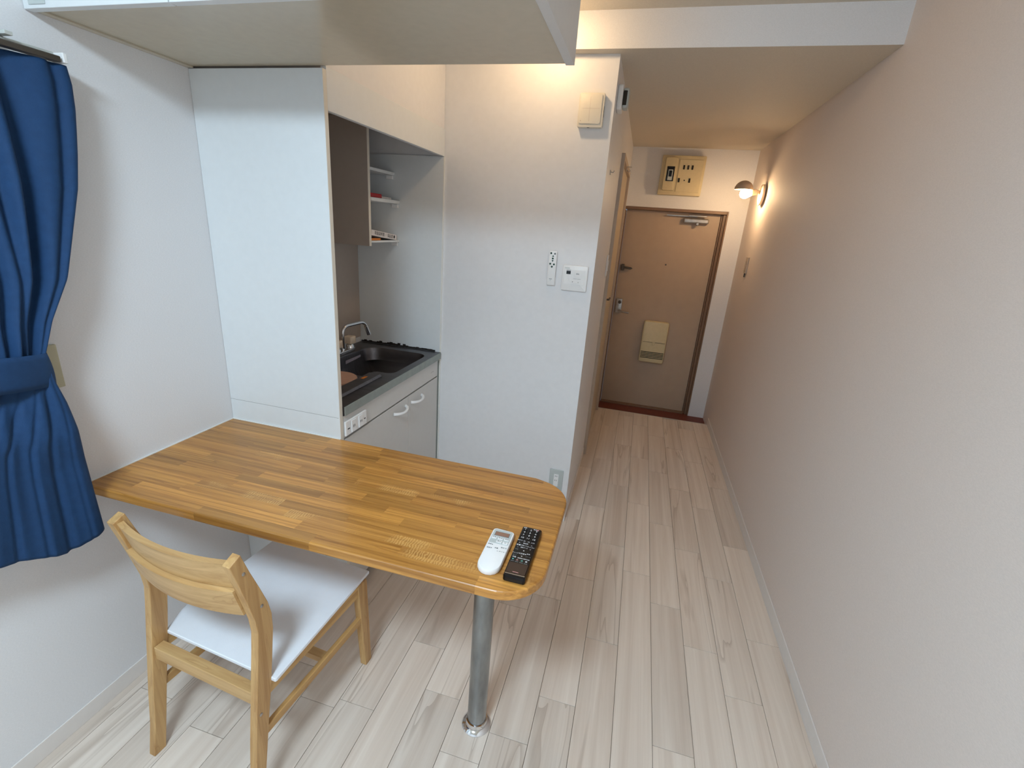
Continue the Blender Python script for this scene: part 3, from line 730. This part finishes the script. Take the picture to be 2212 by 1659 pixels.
def curtain_pt(uu, vv, off=0.0):
    z = 1.736 - (1.736 - .632) * vv
    yr, yl, am = lerp(YRt, z), lerp(YLt, z), lerp(At, z)
    y = yr + (yl - yr) * uu
    tt = (1.736 - z) / (1.736 - 1.08)
    d = 0
    for (k, wd, dp) in VAL:
        p = k[0] + (k[1] - k[0]) * tt ** 1.2 if tt < 1 else k[1] + (k[2] - k[1]) * min(1, (tt - 1) / .25)
        dd = dp if tt < 1 else dp * .34
        d -= dd * math.exp(-((uu - p) / (wd * (1 if tt < 1 else .75))) ** 2)
    rip = 0.25 * math.sin(uu * 31 + 1.5 * math.sin(vv * 4)) + 0.18 * math.sin(uu * 57 + 2 + 2 * vv)
    if tt > 1: rip *= .6
    x = lerp(Xt, z) + 0.006 + am * (d * .85 + rip)
    e = min(uu / 0.035, 1); x = x - (1 - math.sqrt(max(0, 1 - (1 - e) ** 2))) * 0.016
    if .96 < tt < 1.35: x += 0.012 * math.sin((tt - .96) / .39 * PI) * (0.6 + 0.4 * math.sin(uu * 12))
    x = max(x, 0.020)
    z += (-0.010 * math.sin(min(uu / .4, 1) * PI) + 0.16 * max(uu - 0.22, 0)) * vv ** 5
    return (x + off, y, z)
bm = B(); grid(bm, curtain_pt, 260, 120)
co = obj('curtain', bm, 'curtain', loc=(0.08, -0.75, 1.74), smooth=True); tag(co, 'dark navy blue curtain gathered with a tieback at the left wall', 'curtain')
sol = co.modifiers.new('thickness', 'SOLIDIFY'); sol.thickness = 0.0016
bm = B()
def band(uu, vv):
    a = 2 * PI * uu; y = -0.705 + 0.137 * math.cos(a); x = 0.088 + 0.044 * math.sin(a)
    zt_ = 1.122 + (y + 0.585) * -0.16; z = zt_ - 0.078 * vv
    wob = 0.0025 * math.sin(a * 5 + 1) + 0.003 * math.sin(PI * vv)
    y += 0.004 * vv
    return (x + wob * math.sin(a), y + wob * math.cos(a) , z)
grid(bm, band, 96, 6)
bmesh.ops.remove_doubles(bm, verts=bm.verts[:], dist=1e-5)
to = obj('tieback', bm, 'curtain', co, smooth=True)
sol = to.modifiers.new('thickness', 'SOLIDIFY'); sol.thickness = 0.003
o = part('wall_plate', 'olive_plate', None, (0.0005, 0.009, -0.565, -0.495, 1.002, 1.112), bev=0.002, loc=(0, -0.52, 1.06)); tag(o, 'beige wall plate on the left wall half hidden behind the curtain', 'wall plate')

# ---------------------------------------------------------------- devices on the partition wall
def wy(d): return YP - d        # depth out of the partition wall
wb = thing('wall_unit', (1.092, YP, 1.87), 'cream square unit high on the partition wall near its corner', 'wall unit')
bm = B(); prism(bm, rrect(1.042, 1.143, 1.867, 1.990, 0.006, 4), 'y', wy(0.0300), wy(0.0005), bev=0.003); o = obj('case', bm, 'ivory_plastic', wb, smooth=True)
bm = B(); prism(bm, rrect(1.047, 1.134, 1.879, 1.985, 0.008, 4), 'y', wy(0.0345), wy(0.0301), bev=0.0015); cv = obj('cover', bm, 'ivory_plastic', wb, smooth=True)
part('groove', 'casing', cv, (1.0875, 1.0883, wy(.0348), wy(.0344), 1.888, 1.976)); part('groove', 'casing', cv, (1.058, 1.126, wy(.0348), wy(.0344), 1.9335, 1.9343))
part('indicator', 'casing', cv, (1.0535, 1.0565, wy(.0352), wy(.0344), 1.888, 1.891)); part('side_slot', 'ink', wb, (1.1429, 1.1438, wy(.022), wy(.019), 1.905, 1.945)); part('notch', 'ink', wb, (1.083, 1.092, wy(.028), wy(.024), 1.8662, 1.8672))

hc = thing('water_heater_control', (1.098, YP, 1.21), 'white square water heater control panel with tiny black display on partition wall', 'control panel')
bm = B(); prism(bm, rrect(1.041, 1.155, 1.209, 1.321, 0.005, 4), 'y', wy(0.014), wy(0.0005), bev=0.003); obj('case', bm, 'white_plastic', hc, smooth=True)
part('face', 'white_plastic', hc, (1.051, 1.143, wy(.0150), wy(.0141), 1.238, 1.302), bev=0.0004)
part('display', 'lens', hc, (1.060, 1.079, wy(.0156), wy(.0151), 1.282, 1.296), label='black display')
bm = B(); prism(bm, rrect(1.096, 1.126, 1.272, 1.297, 0.009, 5), 'y', wy(.0168), wy(.0151), bev=.0006); obj('power_button', bm, 'white_plastic', hc)
bm = B(); prism(bm, rrect(1.087, 1.122, 1.2430, 1.2555, 0.006, 5), 'y', wy(.0168), wy(.0151), bev=.0006); rk = obj('rocker_button', bm, 'white_plastic', hc)
def front(x, z, d): return frame_mtx((x, wy(d), z), (1, 0, 0), (0, 0, 1))
text('print', '▼', 0.005, front(1.0915, 1.249, .0170), 'ink', rk, ext=.0001); text('print', '▲', 0.005, front(1.1170, 1.249, .0170), 'grey_ink', rk, ext=.0001)
text('print', '━━', 0.008, front(1.1015, 1.2630, .0152), 'grey_ink', hc, ext=.0001); text('print', '━━', 0.008, front(1.1185, 1.2625, .0152), 'grey_ink', hc, ext=.0001)
text('print', '給湯温度', 0.0050, front(1.0700, 1.2990, .0152), 'grey_ink', hc, ext=.0001); text('print', '運転', 0.0075, front(1.111, 1.285, .0170), 'grey_ink', hc, ext=.0001)
text('maker_mark', '▬▬', 0.011, front(1.0625, 1.3090, .0142), 'grey_plastic', hc, ext=.0001)

lr = thing('light_remote', (0.992, YP, 1.225), 'slim white remote with dark green round keys in a holder on partition wall', 'remote control')
bm = B(); prism(bm, rrect(0.9740, 1.0100, 1.225, 1.376, 0.004, 3), 'y', wy(0.016), wy(0.006), bev=0.002); obj('body', bm, 'white_plastic', lr, smooth=True)
bm = B(); prism(bm, rrect(0.9715, 1.0125, 1.222, 1.262, 0.004, 3), 'y', wy(0.0058), wy(0.0005), bev=0.0015); obj('holder', bm, 'white_plastic', lr, smooth=True)
for (bx, bz, mt) in ((.9835, 1.3655, 'green_print'), (1.0005, 1.3640, 'grey_ink'), (.9925, 1.3430, 'green_print'), (.9830, 1.3195, 'green_print'), (1.0000, 1.3180, 'green_print'), (.9915, 1.3070, 'green_print')):
    bm = B(); lathe(bm, [(0, 0), (.0042, 0), (.0042, -.0012), (0, -.0014)], (bx, wy(.0162), bz), 16, axis='y', cap=False); obj('key', bm, mt, lr)
text('print', '▲', .0105, front(.9930, 1.3535, .0163), 'green_print', lr); text('print', '▼', .0105, front(.9925, 1.3315, .0163), 'green_print', lr)
text('print', '▬▬', .0065, front(.9905, 1.2540, .0162), 'grey_ink', lr); text('print', '▼', .0060, front(.9900, 1.2470, .0162), 'grey_plastic', lr)

ot = thing('wall_outlet', (1.116, YP, 0.18), 'grey white double wall outlet low on the partition wall behind the table corner', 'outlet')
bm = B(); prism(bm, rrect(1.081, 1.151, 0.178, 0.298, 0.003, 3), 'y', wy(0.007), wy(0.0005), bev=0.002); obj('plate', bm, 'grey_plastic', ot, smooth=True)
part('insert', 'white_plastic', ot, (1.104, 1.128, wy(.0083), wy(.0071), 0.203, 0.273), bev=.0005)
for zz in (0.262, 0.238):
    for xx in (1.1115, 1.1195): part('slot', 'ink', ot, (xx - .0010, xx + .0010, wy(.0088), wy(.0083), zz - .0035, zz + .0035))

# ---------------------------------------------------------------- hall side wall: sensor, hooks, switch, bathroom door
sn = thing('ceiling_sensor', (XP, 0.985, 2.0), 'white sensor unit with black window high on the hall side wall', 'sensor')
bm = B(); prism(bm, rrect(0.940, 1.030, 1.955, 2.050, 0.012, 4), 'x', XP + 0.0005, XP + 0.022, bev=0.005); obj('base', bm, 'white_plastic', sn, smooth=True)
bm = B(); prism(bm, rrect(0.955, 1.020, 1.965, 2.042, 0.014, 4), 'x', XP + 0.0222, XP + 0.046, bev=0.008); obj('housing', bm, 'grey_plastic', sn, smooth=True)
part('window', 'lens', sn, (XP + 0.024, XP + 0.039, 0.9515, 0.9548, 1.975, 2.028), bev=0.0006, label='black sensor window')
hk = thing('wall_hook', (XP, 1.052, 1.727), 'small brass hook on the hall side wall near the corner', 'hook')
part('plate', 'lock_metal', hk, (XP + .0005, XP + .003, 1.046, 1.058, 1.718, 1.738)); bm = B(); tube(bm, [(XP + .003, 1.052, 1.73), (XP + .014, 1.052, 1.728), (XP + .018, 1.052, 1.736)], .0022, 8); obj('hook_arm', bm, 'lock_metal', hk, smooth=True)
sw = thing('light_switch', (XP, 1.60, 1.22), 'white light switch plate on the hall side wall beside bathroom door', 'switch')
part('plate', 'white_plastic', sw, (XP + .0005, XP + .007, 1.570, 1.640, 1.225, 1.345), bev=.002); part('rocker', 'white_plastic', sw, (XP + .0072, XP + .011, 1.590, 1.620, 1.255, 1.315), bev=.001)
bd = bpy.data.objects.new('door_2', None); COL.objects.link(bd); bd.location = (XP, (by0 + by1) / 2, 0); bd['kind'] = 'structure'
bm = B()
for d in ((XP - .045, XP + .020, 1.700, by0 + .004, 0.001, bz1 + .03), (XP - .045, XP + .020, by1 - .004, by1 + .03, 0.001, bz1 + .03), (XP - .045, XP + .020, by0 + .004, by1 - .004, bz1 - .004, bz1 + .03)): box(bm, *d, bev=.0015, seg=1)
obj('door_casing', bm, 'casing', bd)
lf = part('door_leaf', 'bath_door', bd, (XP - .030, XP + .002, by0 + .006, by1 - .006, 0.006, bz1 - .006), bev=.001)
lv = part('latch_plate', 'lock_metal', lf, (XP + .0022, XP + .006, 1.765, 1.800, 1.03, 1.10), bev=.001)
bm = B(); tube(bm, [(XP + .006, 1.782, 1.065), (XP + .030, 1.782, 1.065), (XP + .032, 1.86, 1.065)], .006, 10); obj('lever', bm, 'dark_metal', lf, smooth=True)
dh = thing('door_hook', (XP + .02, 2.03, 1.85), 'brass over-door hook at the top of the bathroom door casing', 'hook')
part('hook_plate', 'lock_metal', dh, (XP + .0205, XP + .050, 2.02, 2.036, 1.8700, 1.8730)); part('hook_drop', 'lock_metal', dh, (XP + .0205, XP + .0235, 2.02, 2.036, 1.845, 1.8698)); bm = B(); tube(bm, [(XP + .024, 2.028, 1.852), (XP + .036, 2.028, 1.842), (XP + .044, 2.028, 1.852)], .003, 8); obj('hook_arm', bm, 'lock_metal', dh, smooth=True)

# ---------------------------------------------------------------- entrance door
dr = bpy.data.objects.new('door_1', None); COL.objects.link(dr); dr.location = ((dx0 + dx1) / 2, YD, ZG); dr['kind'] = 'structure'
bm = B()
box(bm, dx1 - .012, dx1 - .001, YD - .002, YD + .10, ZG, dz1 - .001, bev=.001, seg=1); box(bm, dx1 - .032, dx1 - .0125, YD + .022, YD + .10, ZG, dz1 - .023, bev=.001, seg=1); box(bm, dx1 - .044, dx1 - .0325, YD + .050, YD + .10, ZG, dz1 - .023, bev=.001, seg=1)
box(bm, dx0 + .001, dx1 - .0125, YD - .002, YD + .10, dz1 - .022, dz1 - .001, bev=.001, seg=1)
box(bm, dx0 + .001, dx0 + .008, YD + .002, YD + .10, ZG, dz1 - .031, bev=.001, seg=1)
obj('door_frame', bm, 'door_frame', dr)
yl = YD + .062
leaf = part('door_leaf', 'door', dr, (dx0 + .010, dx1 - .046, yl, yl + .035, ZG + .012, dz1 - .0225), bev=.002)
part('threshold', 'door_frame', dr, (dx0 + .010, dx1 - .043, YD + .02, yl + .035, ZG, ZG + .011), bev=.001)
def df(d): return yl - d
# closer
part('closer_body', 'lock_metal', leaf, (1.655, 1.850, df(.045), df(.0005), 1.588, 1.628), bev=.010)
part('closer_arm', 'lock_metal', leaf, (1.520, 1.760, df(.030), df(.018), 1.636, 1.646), bev=.002)
part('closer_arm', 'lock_metal', leaf, (1.690, 1.830, df(.048), df(.036), 1.640, 1.650), bev=.002)
bm = B(); lathe(bm, [(.013, 0), (.013, -.03), (.009, -.034)], (1.765, df(.028), 1.586), 16, axis='y'); obj('closer_knob', bm, 'lock_metal', leaf, smooth=True)
bm = B(); lathe(bm, [(.007, 0), (.007, -.003)], (1.578, df(.0005), 1.248), 14, axis='y'); obj('peephole', bm, 'dark_metal', leaf, smooth=True)
bm = B(); prism(bm, rrect(1.215, 1.240, 1.170, 1.225, .004, 3), 'y', df(.025), df(.0005), bev=.002); obj('door_guard_base', bm, 'dark_metal', leaf, smooth=True)
bm = B(); prism(bm, [(1.235, 1.190), (1.295, 1.184), (1.312, 1.193), (1.300, 1.204), (1.235, 1.210)], 'y', df(.030), df(.020), bev=.002); obj('door_guard_arm', bm, 'dark_metal', leaf, smooth=True)
bm = B(); prism(bm, rrect(1.212, 1.266, .805, .930, .006, 3), 'y', df(.014), df(.0005), bev=.003); lk = obj('lock_plate', bm, 'lock_metal', leaf, smooth=True)
bm = B(); lathe(bm, [(.014, 0), (.014, -.010), (.010, -.013)], (1.245, df(.0142), .900), 20, axis='y'); obj('thumb_turn', bm, 'dark_metal', leaf, smooth=True)
bm = B(); tube(bm, [(1.240, df(.0145), .825), (1.240, df(.045), .825), (1.262, df(.050), .824), (1.335, df(.050), .818)], .007, 12); obj('lever', bm, 'lock_metal', leaf, smooth=True)
mb = bm = B(); prism(bm, rrect(1.478, 1.690, .402, .768, .018, 5), 'y', df(.065), df(.0005), bev=.012); bx_ = obj('mail_box', bm, 'cream_plastic', leaf, smooth=True); bx_['label'] = 'beige mail box on the door'
yb_ = df(.066)
part('flap_gap', 'seam', leaf, (1.490, 1.680, yb_ - .0006, yb_ + .002, .5860, .5885)); part('flap_latch', 'cream_plastic', leaf, (1.572, 1.596, yb_ - .006, yb_ + .001, .560, .595), bev=.002)
for k in range(5): part('louvre_slot', 'seam', leaf, (1.488, 1.682, yb_ - .0006, yb_ + .002, .4975 - .0130 * k - .003, .4975 - .0130 * k + .003))

# breaker box above the door
bb_ = thing('breaker_box', (1.575, YD, 1.78), 'yellowed cream breaker box with black main switch above the entrance door', 'breaker box')
bm = B(); prism(bm, rrect(1.418, 1.738, 1.785, 2.068, .006, 3), 'y', YD - .072, YD - .0005, bev=.005); obj('case', bm, 'cream_plastic', bb_, smooth=True)
bm = B(); prism(bm, rrect(1.445, 1.535, 1.815, 2.050, .010, 4), 'y', YD - .104, YD - .0725, bev=.006); obj('main_cover', bm, 'cream_plastic', bb_, smooth=True)
part('switch_window', 'lens', bb_, (1.462, 1.518, YD - .1065, YD - .1045, 1.880, 1.985), bev=.001, label='black main switch window')
part('switch_frame', 'grey_plastic', bb_, (1.474, 1.508, YD - .1105, YD - .1068, 1.887, 1.962), bev=.001); part('switch_lever', 'lens', bb_, (1.480, 1.502, YD - .116, YD - .111, 1.912, 1.955), bev=.001)
part('branch_cover', 'cream_plastic', bb_, (1.548, 1.722, YD - .077, YD - .0725, 1.810, 2.040), bev=.0015)
for (xx, zz) in ((1.585, 1.985), (1.616, 1.985), (1.647, 1.985), (1.562, 1.893), (1.640, 1.893)): part('breaker_switch', 'seam', bb_, (xx - .006, xx + .006, YD - .083, YD - .0772, zz - .015, zz + .015), bev=.001)
part('test_button', 'seam', bb_, (1.598, 1.606, YD - .081, YD - .0772, 1.889, 1.897))

# switch on the right wall in the hall
o = thing('hall_switch', (XR, 2.49, 1.26), 'beige light switch on right hall wall below the lamp', 'switch')
part('plate', 'casing', o, (XR - .010, XR - .0005, 2.455, 2.525, 1.262, 1.374), bev=.002); part('rocker', 'casing', o, (XR - .014, XR - .0102, 2.475, 2.505, 1.285, 1.350), bev=.001); part('pilot', 'dark_metal', o, (XR - .008, XR - .0005, 2.495, 2.505, 1.235, 1.2618))

# hall wall lamp
hl = thing('wall_lamp', (XR, 2.45, 1.785), 'lit wall lamp with small taupe hood and bare bulb on the right hall wall', 'lamp')
bm = B(); lathe(bm, [(0, -.030), (.030, -.030), (.056, -.028), (.067, -.024), (.067, -.010), (.022, -.010), (.020, 0)], (XR - .0008, 2.45, 1.785), 32, axis='x'); obj('back_plate', bm, 'lamp_cream', hl, smooth=True)
bm = B(); tube(bm, [(XR - .018, 2.45, 1.80), (XR - .055, 2.45, 1.805)], .010, 14); tube(bm, [(2.060, 2.45, 1.800), (2.030, 2.45, 1.795)], [.019, .019], 18); obj('socket', bm, 'lamp_cream', hl, smooth=True)
bm = B(); lathe(bm, [(.012, 0), (.018, -.010), (.029, -.030), (.031, -.045), (.027, -.060), (.015, -.071), (.0, -.074)], (2.030, 2.45, 1.787), 24, axis='x', cap=False); obj('bulb', bm, 'bulb_hall', hl, smooth=True)
bm = B()
def hood(uu, vv):
    a = 2 * PI * uu; e = PI / 2 * vv
    return (1.975 + .060 * math.cos(e) * math.cos(a), 2.45 + .052 * math.cos(e) * math.sin(a), 1.812 + .058 * math.sin(e))
grid(bm, hood, 36, 10); bmesh.ops.remove_doubles(bm, verts=bm.verts[:], dist=1e-4)
o = obj('hood', bm, 'shade', hl, smooth=True); s_ = o.modifiers.new('thickness', 'SOLIDIFY'); s_.thickness = 0.002

# kitchen ceiling lamp (hidden behind the cupboard) and the room's ceiling lamp (behind the camera)
kx, ky = 0.915, 0.60
kl = thing('kitchen_lamp', (kx, ky, ZC), 'small lit ceiling bulb with shade over the kitchen, behind the overhead cupboard', 'lamp')
bm = B(); lathe(bm, [(.045, 0), (.045, -.012), (.022, -.018), (.022, -.040)], (kx, ky, ZC - .0006), 28); obj('base', bm, 'white_plastic', kl, smooth=True)
bm = B(); lathe(bm, [(.023, 0), (.060, -.010), (.062, -.013), (.024, -.003)], (kx, ky, ZC - .041), 32, cap=False); obj('shade', bm, 'white_plastic', kl, smooth=True)
bm = B(); lathe(bm, [(0.013, 0), (.020, -.012), (.027, -.026), (.027, -.036), (.018, -.049), (0, -.054)], (kx, ky, ZC - .047), 20, cap=False); obj('bulb', bm, 'bulb_kitchen', kl, smooth=True)
lx, ly = 0.90, -1.65
cl = thing('ceiling_lamp', (lx, ly, ZC), 'round white lit ceiling lamp in the middle of the room', 'lamp')
bm = B(); lathe(bm, [(.215, 0), (.220, -.004), (.220, -.020), (.20, -.021)], (lx, ly, ZC - .0006), 48); obj('base', bm, 'white_plastic', cl, smooth=True)
bm = B(); lathe(bm, [(.212, 0), (.210, -.025), (.190, -.050), (.14, -.066), (.07, -.074), (.0, -.076)], (lx, ly, ZC - .022), 48, cap=False); obj('diffuser', bm, 'diffuser', cl, smooth=True)
